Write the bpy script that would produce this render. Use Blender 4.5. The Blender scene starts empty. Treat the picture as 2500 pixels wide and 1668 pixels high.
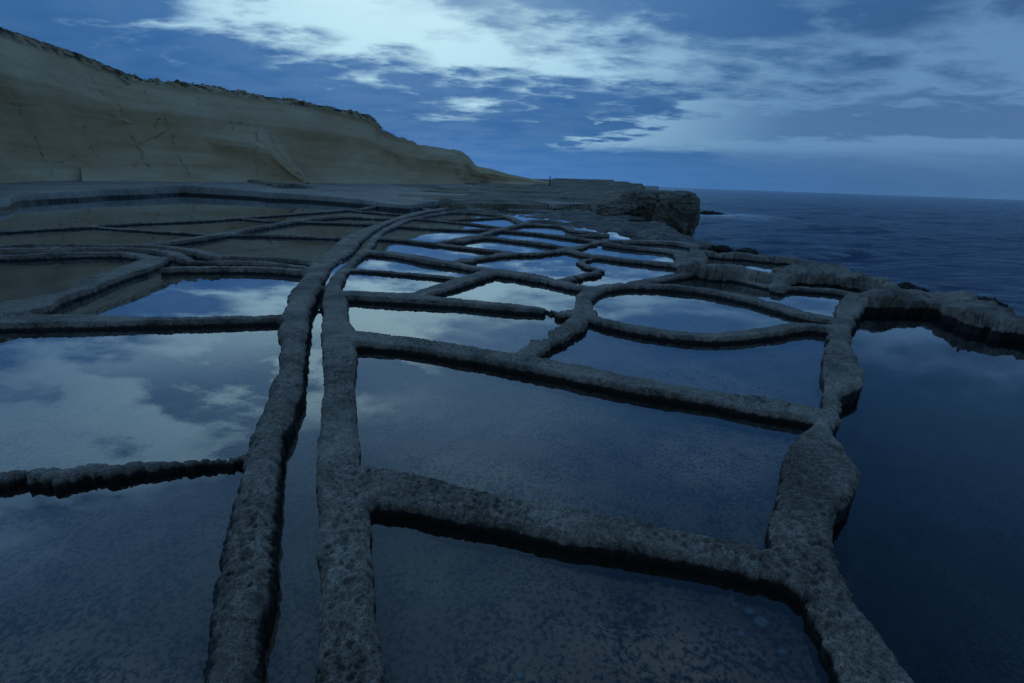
import bpy, bmesh, math, random
import numpy as np
from mathutils import Vector, Matrix
random.seed(4)
rng = np.random.default_rng(7)
SC = bpy.context.scene
COL = SC.collection
rad = math.radians

# ------------------------------------------------------------------ camera
EYE = 1.5                        # eye height above the tops of the low ridges (z = 0)
W0, H0 = 2500.0, 1668.0          # size of the photograph the layout was surveyed from
LENS = 16.5
FPX = W0 * LENS / 36.0
ROLL = math.atan(0.0358)
PITCH = math.atan((834.0 - 443.8) * math.cos(ROLL) / FPX)
cam_d = bpy.data.cameras.new('camera')
cam_d.lens = LENS; cam_d.sensor_width = 36.0; cam_d.clip_start = 0.05; cam_d.clip_end = 60000
cam = bpy.data.objects.new('camera', cam_d); COL.objects.link(cam)
cam.matrix_world = (Matrix.Translation((0, 0, EYE)) @ Matrix.Rotation(math.pi / 2 - PITCH, 4, 'X')
                    @ Matrix.Rotation(ROLL, 4, 'Z'))
SC.camera = cam

# ------------------------------------------------------------------ node helpers
class NT:
    def __init__(s, tree):
        s.t = tree; s.n = tree.nodes; s.l = tree.links
    def new(s, kind, **kw):
        nd = s.n.new('ShaderNode' + kind)
        for k, v in kw.items(): setattr(nd, k, v)
        return nd
    def put(s, sock, v):
        if hasattr(v, 'is_linked') or hasattr(v, 'links'): s.l.new(v, sock)
        else:
            if hasattr(sock.default_value, '__len__') and not hasattr(v, '__len__'): v = [v] * len(sock.default_value)
            if hasattr(v, '__len__') and len(v) == 3 and len(sock.default_value) == 4: v = (*v, 1)
            sock.default_value = v
    def m(s, op, a, b=0.0, c=0.0, clamp=False):
        nd = s.new('Math', operation=op, use_clamp=clamp)
        s.put(nd.inputs[0], a); s.put(nd.inputs[1], b); s.put(nd.inputs[2], c)
        return nd.outputs[0]
    def vm(s, op, a, b=(0, 0, 0), out=0):
        nd = s.new('VectorMath', operation=op)
        s.put(nd.inputs[0], a); s.put(nd.inputs[1], b)
        return nd.outputs[out]
    def mr(s, v, a, b, c=0.0, d=1.0, smooth=True):
        nd = s.new('MapRange', interpolation_type='SMOOTHSTEP' if smooth else 'LINEAR')
        for i, q in enumerate((v, a, b, c, d)): s.put(nd.inputs[i], q)
        return nd.outputs[0]
    def mix(s, f, a, b, blend='MIX'):
        nd = s.new('Mix', data_type='RGBA', blend_type=blend)
        s.put(nd.inputs[0], f); s.put(nd.inputs[6], a); s.put(nd.inputs[7], b)
        return nd.outputs[2]
    def noise(s, vec, scale, detail=4, rough=0.55, dist=0.0, dim='3D'):
        nd = s.new('TexNoise', noise_dimensions=dim)
        s.l.new(vec, nd.inputs['Vector'])
        for k, v in (('Scale', scale), ('Detail', detail), ('Roughness', rough), ('Distortion', dist)): nd.inputs[k].default_value = v
        return nd.outputs[0]
    def ramp(s, f, stops, interp='LINEAR'):
        nd = s.new('ValToRGB'); cr = nd.color_ramp; cr.interpolation = interp
        while len(cr.elements) < len(stops): cr.elements.new(0.5)
        for e, (p, c) in zip(cr.elements, stops):
            e.position = p; e.color = (*c, 1) if len(c) == 3 else c
        s.put(nd.inputs[0], f); return nd.outputs[0]
    def curve(s, v, pts):
        nd = s.new('FloatCurve'); c = nd.mapping.curves[0]
        while len(c.points) < len(pts): c.points.new(0.5, 0.5)
        for p, q in zip(c.points, pts): p.location = q; p.handle_type = 'AUTO'
        nd.mapping.update(); s.put(nd.inputs['Value'], v); return nd.outputs[0]

# ------------------------------------------------------------------ sky: clear dusk glow, a low blue cloud bank, broken cloud above
GLOW_AZ, GLOW_EL = rad(-13), rad(29)
world = bpy.data.worlds.new('World'); SC.world = world; world.use_nodes = True
T = NT(world.node_tree); T.n.clear()
tc = T.new('TexCoord'); dirv = T.vm('NORMALIZE', tc.outputs['Generated'])
sx = T.new('SeparateXYZ'); T.l.new(dirv, sx.inputs[0]); dx, dy, dz = sx.outputs
el = T.m('MULTIPLY', T.m('ARCSINE', dz), 180 / math.pi)
az = T.m('MULTIPLY', T.m('ARCTAN2', dx, dy), 180 / math.pi)
g = (math.sin(GLOW_AZ) * math.cos(GLOW_EL), math.cos(GLOW_AZ) * math.cos(GLOW_EL), math.sin(GLOW_EL))
dg = T.vm('DOT_PRODUCT', dirv, g, out=1)
tg = T.mr(dg, -1, 1, 0, 1, False)
clear = T.ramp(tg, [(0.0, (.08, .165, .29)), (0.5, (.09, .19, .345)), (0.7, (.10, .21, .385)), (0.8, (.10, .21, .385)), (0.86, (.106, .222, .39)), (0.895, (.14, .272, .435)),
                    (0.925, (.205, .365, .525)), (0.955, (.335, .54, .68)), (0.983, (.445, .67, .76)), (1.0, (.54, .77, .85))])
clear = T.mix(1.0, clear, T.mix(T.mr(el, 16, 46), (1, 1, 1), (1.2, 1.42, 1.65)), 'MULTIPLY')
cloudc = T.ramp(tg, [(0.0, (.04, .08, .13)), (0.6, (.045, .095, .17)), (0.80, (.031, .086, .195)), (0.90, (.028, .10, .25)), (.955, (.027, .108, .29)), (1.0, (.05, .15, .34))])
cloudc = T.mix(1.0, cloudc, T.mr(el, 0, 7, 1.4, 1.0), 'MULTIPLY')
zz = T.m('ADD', T.m('MAXIMUM', dz, 0.0), 0.15)
comb = T.new('CombineXYZ'); T.put(comb.inputs[0], T.m('DIVIDE', dx, zz)); T.put(comb.inputs[1], T.m('DIVIDE', dy, zz))
mp = T.new('Mapping'); T.l.new(comb.outputs[0], mp.inputs[0])
mp.inputs['Rotation'].default_value = (0, 0, rad(-14)); mp.inputs['Scale'].default_value = (.66, 1.0, 1.0); mp.inputs['Location'].default_value = (3.1, 1.7, 0)
n1 = T.noise(mp.outputs[0], 1.2, 4, 0.55, 0.2)
n2 = T.noise(mp.outputs[0], 3.4, 6, 0.62, 0.25)
n3 = T.noise(mp.outputs[0], 9.0, 4, 0.6)
n3c = T.n[-1].outputs[1]
vor = T.new('TexVoronoi', feature='F1'); vor.inputs['Scale'].default_value = 5.2
T.l.new(T.vm('ADD', mp.outputs[0], T.vm('MULTIPLY', T.vm('SUBTRACT', n3c, (.5, .5, .5)), (.22, .22, .22))), vor.inputs['Vector'])
puff = T.m('SUBTRACT', .42, vor.outputs['Distance'])
azn = T.mr(az, -60, 60, 0, 1, False)
def azc(pts, top): return T.m('MULTIPLY', T.curve(azn, [((a_ + 60) / 120.0, e_ / top) for a_, e_ in pts]), top)
nn = T.m('ADD', T.m('MULTIPLY', T.m('SUBTRACT', n1, .5), 8.0), T.m('ADD', T.m('ADD', T.m('MULTIPLY', T.m('SUBTRACT', n2, .5), 8.5), T.m('MULTIPLY', puff, 6.0)), T.m('MULTIPLY', T.m('SUBTRACT', n3, .5), 5.0)))
# low bank with a ragged upper edge; a pale wedge of clear sky opens below it over the sea
top1 = azc([(-60, 19), (-44, 16.0), (-38, 14.8), (-30, 14.0), (-24, 12.9), (-14, 11.6), (0, 10.6), (13, 10.2), (18, 9.2), (22, 4.6), (30, 3.7), (60, 3.7)], 20)
gt = azc([(-60, 2), (0, 2.2), (5, 4.0), (13.5, 6.0), (18.5, 9.2), (24, 11), (60, 11)], 20)
wedge = T.m('MULTIPLY', T.mr(T.m('ADD', el, T.m('MULTIPLY', nn, .10)), 3.2, 4.4), T.mr(T.m('ADD', T.m('SUBTRACT', gt, el), T.m('MULTIPLY', nn, -.55)), -.6, 1.0))
b1 = T.m('MULTIPLY', T.mr(T.m('ADD', T.m('MULTIPLY', T.m('SUBTRACT', top1, el), 1.0), T.m('MULTIPLY', nn, T.mr(el, 2.5, 7, .12, 1))), -2.7, 2.8), T.m('SUBTRACT', 1.0, wedge))
# broken cloud over the sea, thickening upwards to the right
bot2 = azc([(-60, 30), (-16, 22), (-4, 13.6), (3, 12.0), (10, 10.8), (22, 9.6), (33, 9.6), (43, 10.4), (60, 10.4)], 30)
b2 = T.m('MULTIPLY', T.mr(T.m('ADD', T.m('SUBTRACT', el, bot2), T.m('MULTIPLY', nn, 1.15)), -3.0, 4.8), T.mr(az, -10, 30, .82, 1.0))
# smoky veil low over the sea on the right
b3 = T.m('MULTIPLY', T.m('MULTIPLY', T.mr(T.m('ADD', el, T.m('MULTIPLY', nn, .16)), 4.3, 5.0), T.mr(T.m('ADD', el, T.m('MULTIPLY', nn, .45)), 8.4, 6.6)), T.mr(az, 17, 30, 0, .62))
# higher cover
b4 = T.m('MULTIPLY', T.mr(T.m('ADD', T.m('ADD', n1, T.m('MULTIPLY', puff, .3)), T.m('MULTIPLY', T.m('SUBTRACT', n2, .5), 1.5)), .42, .62), T.mr(el, 14, 22, 0, .85))
mask = T.m('MAXIMUM', T.m('MAXIMUM', b1, b2), T.m('MAXIMUM', b3, b4))
mask = T.m('MULTIPLY', mask, T.mr(n2, .30, .66, 1.0, .92))
skyc = T.mix(mask, clear, cloudc)
nish = T.new('TexSky', sky_type='NISHITA', sun_disc=False)
nish.sun_elevation = rad(1.0); nish.sun_rotation = GLOW_AZ
skyc = T.mix(1.0, skyc, T.mix(1.0, nish.outputs[0], (.0006, .0012, .002), 'MULTIPLY'), 'ADD')
bg = T.new('Background'); T.put(bg.inputs[0], skyc); bg.inputs[1].default_value = 1.0
wo = T.new('OutputWorld'); T.l.new(bg.outputs[0], wo.inputs[0])

# the sun is well below the horizon: the sky alone gives the light
vs = SC.view_settings; vs.view_transform = 'Standard'; vs.look = 'None'; vs.exposure = 0.25; vs.gamma = 1.0; vs.use_curve_mapping = False

# ------------------------------------------------------------------ survey: photograph point -> place on a level
_c, _s = math.cos(ROLL), math.sin(ROLL); _cp, _sp = math.cos(PITCH), math.sin(PITCH)
def ray(px, py):
    u, v = (px - W0 / 2) / FPX, (H0 / 2 - py) / FPX
    a, b = _c * u - _s * v, _s * u + _c * v
    return a, _cp + b * _sp, -_sp + b * _cp
def on(px, py, z=0.0):
    a, b, c = ray(px, py)
    k = (z - EYE) / c if c < -1e-4 else 200.0
    return a * k, b * k
def far(px, py, D):
    a, b, c = ray(px, py); k = D / math.hypot(a, b)
    return np.array((a * k, b * k, EYE + c * k))
def pix(P):
    P = np.asarray(P, float); x, y, z = P[..., 0], P[..., 1], P[..., 2] - EYE
    f = y * _cp - z * _sp; b = (y * _sp + z * _cp) / f; a = x / f
    return W0 / 2 + (_c * a + _s * b) * FPX, H0 / 2 - (-_s * a + _c * b) * FPX

# ------------------------------------------------------------------ numeric noise
def _h(ix, iy, seed):
    n = (ix.astype(np.int64) * 374761393 + iy.astype(np.int64) * 668265263 + seed * 982451653) & 0xffffffff
    n = ((n ^ (n >> 13)) * 1274126177) & 0xffffffff
    n = ((n ^ (n >> 16)) * 2246822519) & 0xffffffff
    return ((n ^ (n >> 15)) & 0xffff) / 65535.0
def vnoise(x, y, seed=0):
    ix, iy = np.floor(x), np.floor(y); fx, fy = x - ix, y - iy
    ux, uy = fx * fx * fx * (fx * (fx * 6 - 15) + 10), fy * fy * fy * (fy * (fy * 6 - 15) + 10)
    a, b, c, d = _h(ix, iy, seed), _h(ix + 1, iy, seed), _h(ix, iy + 1, seed), _h(ix + 1, iy + 1, seed)
    return (a + (b - a) * ux) * (1 - uy) + (c + (d - c) * ux) * uy - 0.5
def fbm(x, y, size, octv=3, seed=0, gain=.5):
    t = np.zeros_like(x, dtype=float); a = 1.0; f = 1.0 / size
    for o in range(octv):
        t += a * vnoise(x * f + 17.3 * o, y * f - 9.1 * o, seed + o); a *= gain; f *= 2.03
    return t
def worley(x, y, size, seed):
    X, Y = x / size, y / size; ix, iy = np.floor(X), np.floor(Y); best = np.full_like(X, 9.0); rr = np.zeros_like(X)
    for i in (-1, 0, 1):
        for j in (-1, 0, 1):
            cx, cy = ix + i, iy + j
            px, py = cx + _h(cx, cy, seed), cy + _h(cx, cy, seed + 11); d = np.hypot(X - px, Y - py)
            q = _h(cx, cy, seed + 23); k = d < best; best = np.where(k, d, best); rr = np.where(k, q, rr)
    return best, rr

# ------------------------------------------------------------------ materials
MATS = {}
def mat(name):
    m = bpy.data.materials.new(name); m.use_nodes = True
    t = NT(m.node_tree); t.n.clear(); MATS[name] = m
    out = t.new('OutputMaterial'); return m, t, out
def rock_material(name, c_dark, c_mid, c_lite, band_z=None, fine=1.0, bump=.6, big=.7, bdist=.01, stain=None, band_h=.0):
    m, t, out = mat(name)
    geo = t.new('NewGeometry'); P = geo.outputs['Position']
    a = t.noise(P, 2.2 * big, 5, .6); b = t.noise(P, 26 * fine, 7, .68); c = t.noise(P, 9 * fine, 4, .6, .4)
    v = t.new('TexVoronoi', feature='F1'); v.inputs['Scale'].default_value = 60 * fine; v.inputs['Randomness'].default_value = 1
    wv = t.vm('ADD', P, t.vm('MULTIPLY', t.new('TexNoise').outputs[1], (.02, .02, .02))); t.l.new(P, v.inputs['Vector'])
    pit = t.mr(v.outputs['Distance'], .12, .42)
    f = t.m('ADD', t.m('MULTIPLY', a, .45), t.m('ADD', t.m('MULTIPLY', b, .40), t.m('MULTIPLY', c, .25)))
    col = t.ramp(f, [(.42, c_dark), (.54, c_mid), (.67, c_lite)])
    col = t.mix(t.m('MULTIPLY', t.m('SUBTRACT', 1.0, pit), t.mr(c, .45, .6, 0, .55)), col, c_dark)
    if stain:
        col = t.mix(t.mr(t.noise(P, 1.7, 5, .65, .6), .56, .68, 0, .7), col, stain)
    rough = .68
    if band_z is not None:
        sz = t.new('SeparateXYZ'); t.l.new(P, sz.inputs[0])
        w = t.mr(t.m('ADD', sz.outputs[2], t.m('MULTIPLY', t.m('SUBTRACT', c, .5), .05)), band_z + .018 + band_h, band_z + .046 + band_h * 1.4, 1, 0)
        col = t.mix(w, col, t.mix(.5, (.012, .012, .009), (.02, .018, .012)))  # rock turns near-black towards the bottom, below an uneven height
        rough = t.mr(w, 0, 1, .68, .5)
    bs = t.new('BsdfPrincipled'); t.put(bs.inputs['Base Color'], col); t.put(bs.inputs['Roughness'], rough)
    bs.inputs['Specular IOR Level'].default_value = .45
    hgt = t.m('ADD', t.m('ADD', t.m('MULTIPLY', b, .8), t.m('MULTIPLY', c, .5)), t.m('MULTIPLY', pit, .35))
    bp = t.new('Bump'); bp.inputs['Strength'].default_value = bump; bp.inputs['Distance'].default_value = bdist
    t.l.new(hgt, bp.inputs['Height']); t.l.new(bp.outputs[0], bs.inputs['Normal'])
    t.l.new(bs.outputs[0], out.inputs[0]); return m
WATER_Z = -0.078
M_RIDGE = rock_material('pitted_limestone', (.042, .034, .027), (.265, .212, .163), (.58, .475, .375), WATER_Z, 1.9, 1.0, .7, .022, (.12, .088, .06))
M_LEDGE = rock_material('ledge_limestone', (.04, .036, .03), (.13, .113, .092), (.28, .245, .20), None, .22, .8, .25, .05)
M_SEAROCK = rock_material('sea_worn_rock', (.05, .042, .033), (.175, .142, .10), (.31, .26, .19), None, .3, .8, .3, .06, (.045, .042, .036))
M_HEAD = rock_material('headland_limestone', (.06, .045, .03), (.20, .155, .10), (.37, .30, .20), None, .25, 1.0, .3, .12)
M_BLACK = rock_material('black_sea_rock', (.010, .010, .009), (.03, .028, .024), (.07, .062, .05), None, .6, .9, .5, .05)

def floor_material():
    m, t, out = mat('pan_floor')
    P = t.new('NewGeometry').outputs['Position']
    a = t.noise(P, 42, 8, .74); b = t.noise(P, 5.0, 4, .6); c = t.noise(P, 90, 3, .6)
    f = t.mr(t.m('ADD', a, t.m('MULTIPLY', t.m('SUBTRACT', b, .5), .30)), .41, .55)
    brn = t.mr(t.noise(P, .8, 3, .5), .38, .62)
    col = t.mix(t.m('MULTIPLY', f, t.mr(brn, 0, 1, .45, 1)), (.03, .034, .04), (.36, .232, .155))
    col = t.mix(t.mr(c, .66, .74, 0, .55), col, (.25, .25, .25))
    bs = t.new('BsdfPrincipled'); t.put(bs.inputs['Base Color'], col); bs.inputs['Roughness'].default_value = .95
    t.l.new(bs.outputs[0], out.inputs[0]); return m
M_FLOOR = floor_material()

def water_material(name, ior, tint, rough, bstr, bscale):
    m, t, out = mat(name)
    P = t.new('NewGeometry').outputs['Position']
    bp = t.new('Bump'); bp.inputs['Strength'].default_value = bstr; bp.inputs['Distance'].default_value = .003
    t.l.new(t.noise(P, bscale, 3, .5), bp.inputs['Height'])
    lw = t.new('LayerWeight'); lw.inputs[0].default_value = .5
    frf = t.m('ADD', .03, t.m('MULTIPLY', .97, t.m('POWER', lw.outputs['Facing'], ior)))
    gl = t.new('BsdfGlossy'); gl.inputs['Roughness'].default_value = rough; gl.inputs['Color'].default_value = (.86, .93, 1.0, 1)
    t.l.new(bp.outputs[0], gl.inputs['Normal'])
    tr = t.new('BsdfTransparent'); tr.inputs[0].default_value = (*tint, 1)
    mx = t.new('MixShader'); t.l.new(frf, mx.inputs[0]); t.l.new(tr.outputs[0], mx.inputs[1]); t.l.new(gl.outputs[0], mx.inputs[2])
    t.l.new(mx.outputs[0], out.inputs[0]); return m
M_WATER = water_material('brine', 3.0, (.96, .94, .90), .006, .03, 9)
M_DEEP = water_material('deep_pool_water', 3.8, (.30, .45, .55), .03, .12, 7)

# ------------------------------------------------------------------ objects helpers
def mesh_obj(name, V, F, m, parent=None, smooth=True):
    me = bpy.data.meshes.new(name)
    V = np.asarray(V, np.float32); F = np.asarray(F, np.int32)
    me.vertices.add(len(V)); me.vertices.foreach_set('co', V.ravel())
    k = F.shape[1]; me.loops.add(F.size); me.loops.foreach_set('vertex_index', F.ravel())
    me.polygons.add(len(F)); me.polygons.foreach_set('loop_start', np.arange(0, F.size, k, dtype=np.int32))
    me.update(calc_edges=True); me.validate()
    if smooth: me.polygons.foreach_set('use_smooth', np.ones(len(me.polygons), bool))
    me.materials.append(m); o = bpy.data.objects.new(name, me); COL.objects.link(o)
    if parent: o.parent = parent
    return o
def tag(o, label=None, cat=None, group=None, kind=None):
    for k, v in (('label', label), ('category', cat), ('group', group), ('kind', kind)):
        if v: o[k] = v
    return o
def empty(name, loc, label, cat, group=None):
    o = bpy.data.objects.new(name, None); COL.objects.link(o); o.location = loc; return tag(o, label, cat, group)
# ------------------------------------------------------------------ the low stone ridges between the pans
# each: label, height of its top, raggedness, stations: (x, y, x, y) = both edges, (x, y) or (x, y, halfwidth) = centre line
HW = .14
RIDGES = [
 ('long rounded ridge on the left bank of the narrow water channel', 0.0, 1.0, [
  (150,2700,540,2700),(330,2150,590,2150),(445,1790,622,1790),(474,1668,630,1668),(512,1500,648,1500),(535,1370,660,1370),(560,1250,672,1250),(582,1150,680,1150),(596,1080,684,1080),(629,1020,702,1020),
  (655,950,738,940),(682,880,744,880),(684,800,750,800),(698,740,760,740),(714,700,780,700),(745,670,798,668),(758,640,815,642),(800,610,862,612),
  (836,580,888,583),(890,555,925,556),(938,540,957,541),(999,520,1020,523),(1050,511,1060,514),(1090,506,1095,508)]),
 ('long rounded ridge on the right bank of the narrow water channel, starting bottom centre', 0.0, .7, [
  (715,2700,1100,2700),(740,2150,1010,2150),(760,1790,955,1790),(770,1668,932,1668),(775,1500,916,1500),(777,1370,908,1370),(775,1250,900,1250),(772,1130,874,1130),(778,1080,874,1080),(784,1000,866,1000),
  (790,930,864,930),(790,860,868,860),(786,800,864,800),(788,780,851,780),(789,730,845,730),(793,700,831,700),(812,670,844,670),(834,650,855,650),
  (869,620,891,620),(891,600,911,600),(906,580,924,580),(930,561,944,561),(952,550,974,550),(970,540,990,540),(1013,530,1026,530),(1082,518,1098,518)]),
 ('pitted ridge crossing the foreground right of the channel, nearest to the viewer', 0.0, .9, [
  (870,1128,880,1224),(1000,1152,1000,1234),(1100,1180,1100,1250),(1260,1210,1260,1280),(1400,1240,1400,1304),(1550,1266,1550,1328),(1700,1299,1700,1355),(1850,1331,1850,1386),(1960,1352,1960,1405)]),
 ('second long straight ridge from the viewer, right of the channel', 0.0, .8, [
  (845,806,850,834),(1000,819,1000,845),(1146,843,1140,868),(1268,864,1268,890),(1400,888,1400,915),(1519,913,1519,938),(1706,946,1706,970),(1850,964,1850,996),(2010,996,2010,1022)]),
 ('third straight ridge right of the channel, its right end broken off', 0.0, .7, [
  (825,708,832,722),(921,713,921,727),(1004,718,1004,732),(1115,727,1115,739),(1253,741,1253,751),(1318,748,1318,755)]),
 ('short stub of ridge beside the gap, joining the oval pan', 0.0, 1.3, [(1368,762,.08),(1395,759,.13),(1432,759,.14)]),
 ('slanting ridge rising from the third straight ridge to a peak', 0.0, .8, [(1000,717,1040,720),(1046,699,1092,703),(1120,676,1155,684),(1180,659,1206,667),(1205,653,1215,664)]),
 ('ridge running from the peaked corner down to the oval pan', 0.0, 1.3, [(1205,655,1213,667),(1297,667,1297,678),(1386,686,1386,697),(1450,698,1446,708)]),
 ('ridge from the channel above two narrow pans, ending at the peaked corner', 0.0, .7, [(895,609,895,616),(977,616,977,625),(1060,630,1056,640),(1115,640,1115,648),(1210,657,1205,663)]),
 ('thin ridge between two narrow pans beside the channel', -.015, .9, [(845,654,.10),(905,658,.10),(977,664,.11),(1040,669,.11),(1110,676,.11)]),
 ('ragged dark ridge winding across the middle above the broken pans', -.01, 1.6, [(1105,639,.1),(1135,634,.22),(1165,628,.15),(1200,624,.14),(1236,619,.2),(1290,619,.14),(1340,614,.16),(1390,607,.22),(1430,598,.15),(1466,588,.14),(1482,584,.12)]),
 ('ridge sloping right from the crossing of the slanting ridge near the channel', -.01, 1.0, [(1062,594,.13),(1115,600,.14),(1165,606,.14),(1212,612,.15),(1264,618,.14)]),
 ('dark ridge from the channel below the wide blue pan', 0.0, .6, [(915,579,.13),(977,583,.14),(1020,588,.14),(1065,593,.15)]),
 ('slanting double ridge climbing right from below the wide blue pan', 0.0, .8, [(1068,592,.13),(1105,585,.16),(1143,578,.17),(1170,573,.17),(1200,565,.16),(1228,557,.16)]),
 ('ridge forking right below a long thin blue pan', 0.0, .8, [(1120,588,.12),(1160,580,.13),(1198,578,.14),(1264,586,.14),(1310,591,.14),(1370,600,.14),(1400,604,.14)]),
 ('long thin ridge between two long thin blue pans', 0.0, .6, [(1228,561,.14),(1302,567,.15),(1345,572,.15),(1391,578,.16),(1430,583,.17),(1478,590,.16)]),
 ('dark ridge from the channel above the wide blue pan', 0.0, .6, [(962,549,.12),(1020,553,.13),(1087,557,.14),(1150,559,.14),(1226,559,.14)]),
 ('upper dark ridge leaving the channel bend to the right', 0.0, .6, [(1012,532,.12),(1060,536,.13),(1115,541,.13),(1165,546,.13),(1226,554,.14)]),
 ('thin far ridge closing the small pans beyond the channel bend', 0.0, .7, [(1070,536,.1),(1120,534,.13),(1170,532,.13),(1210,530,.13),(1246,529,.14)]),
 ('curved rim rounding the far end of the right channel bank', 0.03, .6, [(1085,517,.16),(1131,516,.2),(1190,520,.2),(1242,528,.2),(1262,536,.2),(1283,545,.2)]),
 ('hooked ridge curling round the far right pan', 0.015, .9, [(1228,557,.14),(1255,550,.15),(1285,546,.16),(1349,548,.18),(1385,553,.24),(1400,561,.22),(1445,566,.2),(1472,569,.2),(1474,572,.18),(1440,573,.18),(1391,573,.2)]),
 ('broad flat ridge right of the crossing, below the pale far pan', 0.02, .8, [(1485,586,.2),(1540,587,.28),(1600,588,.3),(1650,591,.28),(1695,599,.3)]),
 ('ridge along the far side of the narrow pan left of the sea blocks', 0.02, .8, [(1484,593,.17),(1520,598,.19),(1562,603,.2),(1610,607,.2),(1650,612,.26),(1674,624,.27),(1672,642,.28)]),
 ('ridge along the near side of the narrow pan left of the sea blocks', 0.0, .9, [(1395,610,.16),(1430,620,.18),(1466,624,.2),(1519,631,.2),(1604,640,.2),(1657,646,.2),(1690,660,.14)]),
 ('thin crumbling ridge twisting like an S between two cloud-filled pans', -.02, 1.9, [(1448,629,.1),(1428,634,.09),(1422,641,.10),(1434,649,.10),(1452,655,.09),(1462,659,.07),(1448,666,.09),(1418,673,.1),(1381,680,.1),(1349,684,.1)]),
 ('curving ridge leaving the top of the oval pan to the right', 0.0, .7, [(1545,691,.16),(1611,678,.14),(1672,668,.14),(1716,663,.14)]),
 ('thin ridge at the foot of the sea blocks, bordering the long right pan', -.01, .7, [(1716,663,.13),(1757,671,.10),(1842,689,.09),(1887,698,.10),(1960,702,.14),(2047,709,.15),(2085,718,.16)]),
 ('rounded upper rim of the oval pan', 0.0, .8, [(1427,762,.15),(1424,745,.15),(1428,724,.16),(1445,708,.17),(1480,698,.17),(1530,694,.17),(1604,695,.17),(1706,703,.17),(1808,722,.18),(1894,743,.19),(1955,762,.2),(2020,775,.2),(2050,780,.2)]),
 ('rounded lower rim of the oval pan', 0.0, .9, [(1427,764,.15),(1468,778,.14),(1536,794,.13),(1638,810,.13),(1740,817,.13),(1825,811,.13),(1894,802,.13),(1945,794,.13),(1996,794,.14),(2050,804,.15)]),
 ('broken ridge running down left from the oval pan, half crumbled away', -.005, 1.7, [(1431,764,.18),(1412,782,.15),(1392,797,.14),(1371,814,.13),(1352,828,.08),(1322,840,.10),(1296,853,.12),(1285,862,.12)]),
 ('thick worn ridge down the right side, between the pans and the dark pool', 0.0, 1.1, [
  (2067,716,2120,720),(2045,750,2108,750),(2032,785,2075,792),(2030,810,2077,810),(2021,840,2084,840),(2014,868,2096,866),(2009,895,2108,890),(2006,925,2112,918),
  (2010,958,2062,948),(2012,985,2058,985),(1998,1010,2050,1010),(1980,1040,2036,1040),(1958,1070,2052,1068),(1933,1100,2082,1096),(1910,1140,2108,1128),
  (1890,1180,2088,1172),(1886,1220,2052,1214),(1888,1260,2033,1256),(1890,1300,2034,1298),(1905,1350,2042,1340),(1952,1420,2066,1410),(1984,1445,2080,1440),
  (2000,1500,2118,1495),(2028,1550,2150,1545),(2050,1600,2192,1595),(2092,1668,2240,1660),(2150,1790,2330,1780),(2420,2250,2700,2250)]),
 # left of the channel
 ('thin ragged ridge crossing the lower left pans', -.02, 1.7, [(-1200,1260,-1200,1300),(-500,1195,-500,1222),(-120,1160,-120,1182),(0,1152,0,1166),(80,1142,80,1162),(152,1151,152,1158),(203,1140,203,1150),(326,1130,326,1138),(420,1122,420,1131),(506,1115,506,1125),(600,1104,605,1120)]),
 ('straight flat-topped ridge crossing the left side below the blue pan', 0.0, .7, [(-1300,780,-1300,812),(-140,765,-140,793),(0,766,0,791),(181,768,181,789),(362,774,362,784),(543,771,543,780),(700,765,700,775)]),
 ('broad ridge slanting up right along the brown rounded pan', 0.02, .9, [(-500,815,-440,850),(-60,748,-10,775),(0,737,54,764),(109,719,145,727),(174,704,200,709),(231,671,262,686),(300,647,330,664),(347,631,380,646),(372,622,394,638)]),
 ('arched rim over the brown rounded pan at the left edge', 0.02, .6, [(-1300,690,.2),(-160,628,.14),(0,623,.14),(120,619,.14),(217,616,.14),(290,616,.14),(335,620,.15),(364,627,.16),(380,634,.17)]),
 ('middle one of three ridges sweeping in from the left edge', 0.03, .6, [(-1300,665,.2),(-160,612,.12),(0,608,.13),(181,605,.13),(300,605,.12),(370,608,.13),(420,617,.15),(452,630,.13)]),
 ('farthest of three ridges sweeping in from the left edge, running on to the channel', 0.03, .6, [(-1300,648,.18),(-160,600,.12),(0,597,.13),(181,596,.12),(326,597,.13),(385,599,.13),(440,605,.16),(494,614,.2),(530,623,.15),(579,626,.12),(687,630,.11),(770,636,.11)]),
 ('ridge slanting up right between the dark brown pans', 0.02, .7, [(336,598,.16),(398,591,.2),(470,581,.2),(535,571,.2),(590,560,.18),(645,550,.17),(708,540,.17),(783,531,.16),(840,526,.15)]),
 ('middle one of three ridges lying side by side left of the channel', 0.01, .7, [(468,636,.10),(540,637,.11),(615,638,.11),(670,642,.11),(723,647,.10),(790,654,.10)]),
 ('front one of three ridges lying side by side left of the channel', 0.02, .7, [(404,654,.12),(440,651,.14),(506,651,.14),(580,651,.14),(651,653,.13),(710,657,.12),(775,663,.12)]),
 ('dark ridge along the far side of the lowest brown pan beside the channel', 0.0, .6, [(530,571,.17),(600,571,.17),(655,572,.17),(750,575,.16),(845,579,.16)]),
 ('long thin ridge along the near side of the big cliff-mirroring pan', -.01, .7, [(-1300,620,.14),(-160,568,.14),(0,563,.14),(106,557,.14),(202,552,.15),(319,544,.15),(500,537,.15),(591,530,.16),(719,521,.14),(826,514,.13),(889,508,.14)]),
 ('thin low ridge sloping right from the long thin ridge', -.03, 1.0, [(215,552,.12),(280,557,.12),(340,561,.12),(400,565,.12),(468,569,.12),(510,573,.12)]),
 ('thin low ridge crossing the slanting ridge toward the channel', -.008, .9, [(585,531,.12),(634,536,.13),(698,540,.13),(762,541,.13),(830,543,.13),(905,546,.13)]),
 ('short thin ridge left of the channel bend', -.008, .9, [(826,527,.13),(880,530,.13),(949,533,.13)]),
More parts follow.
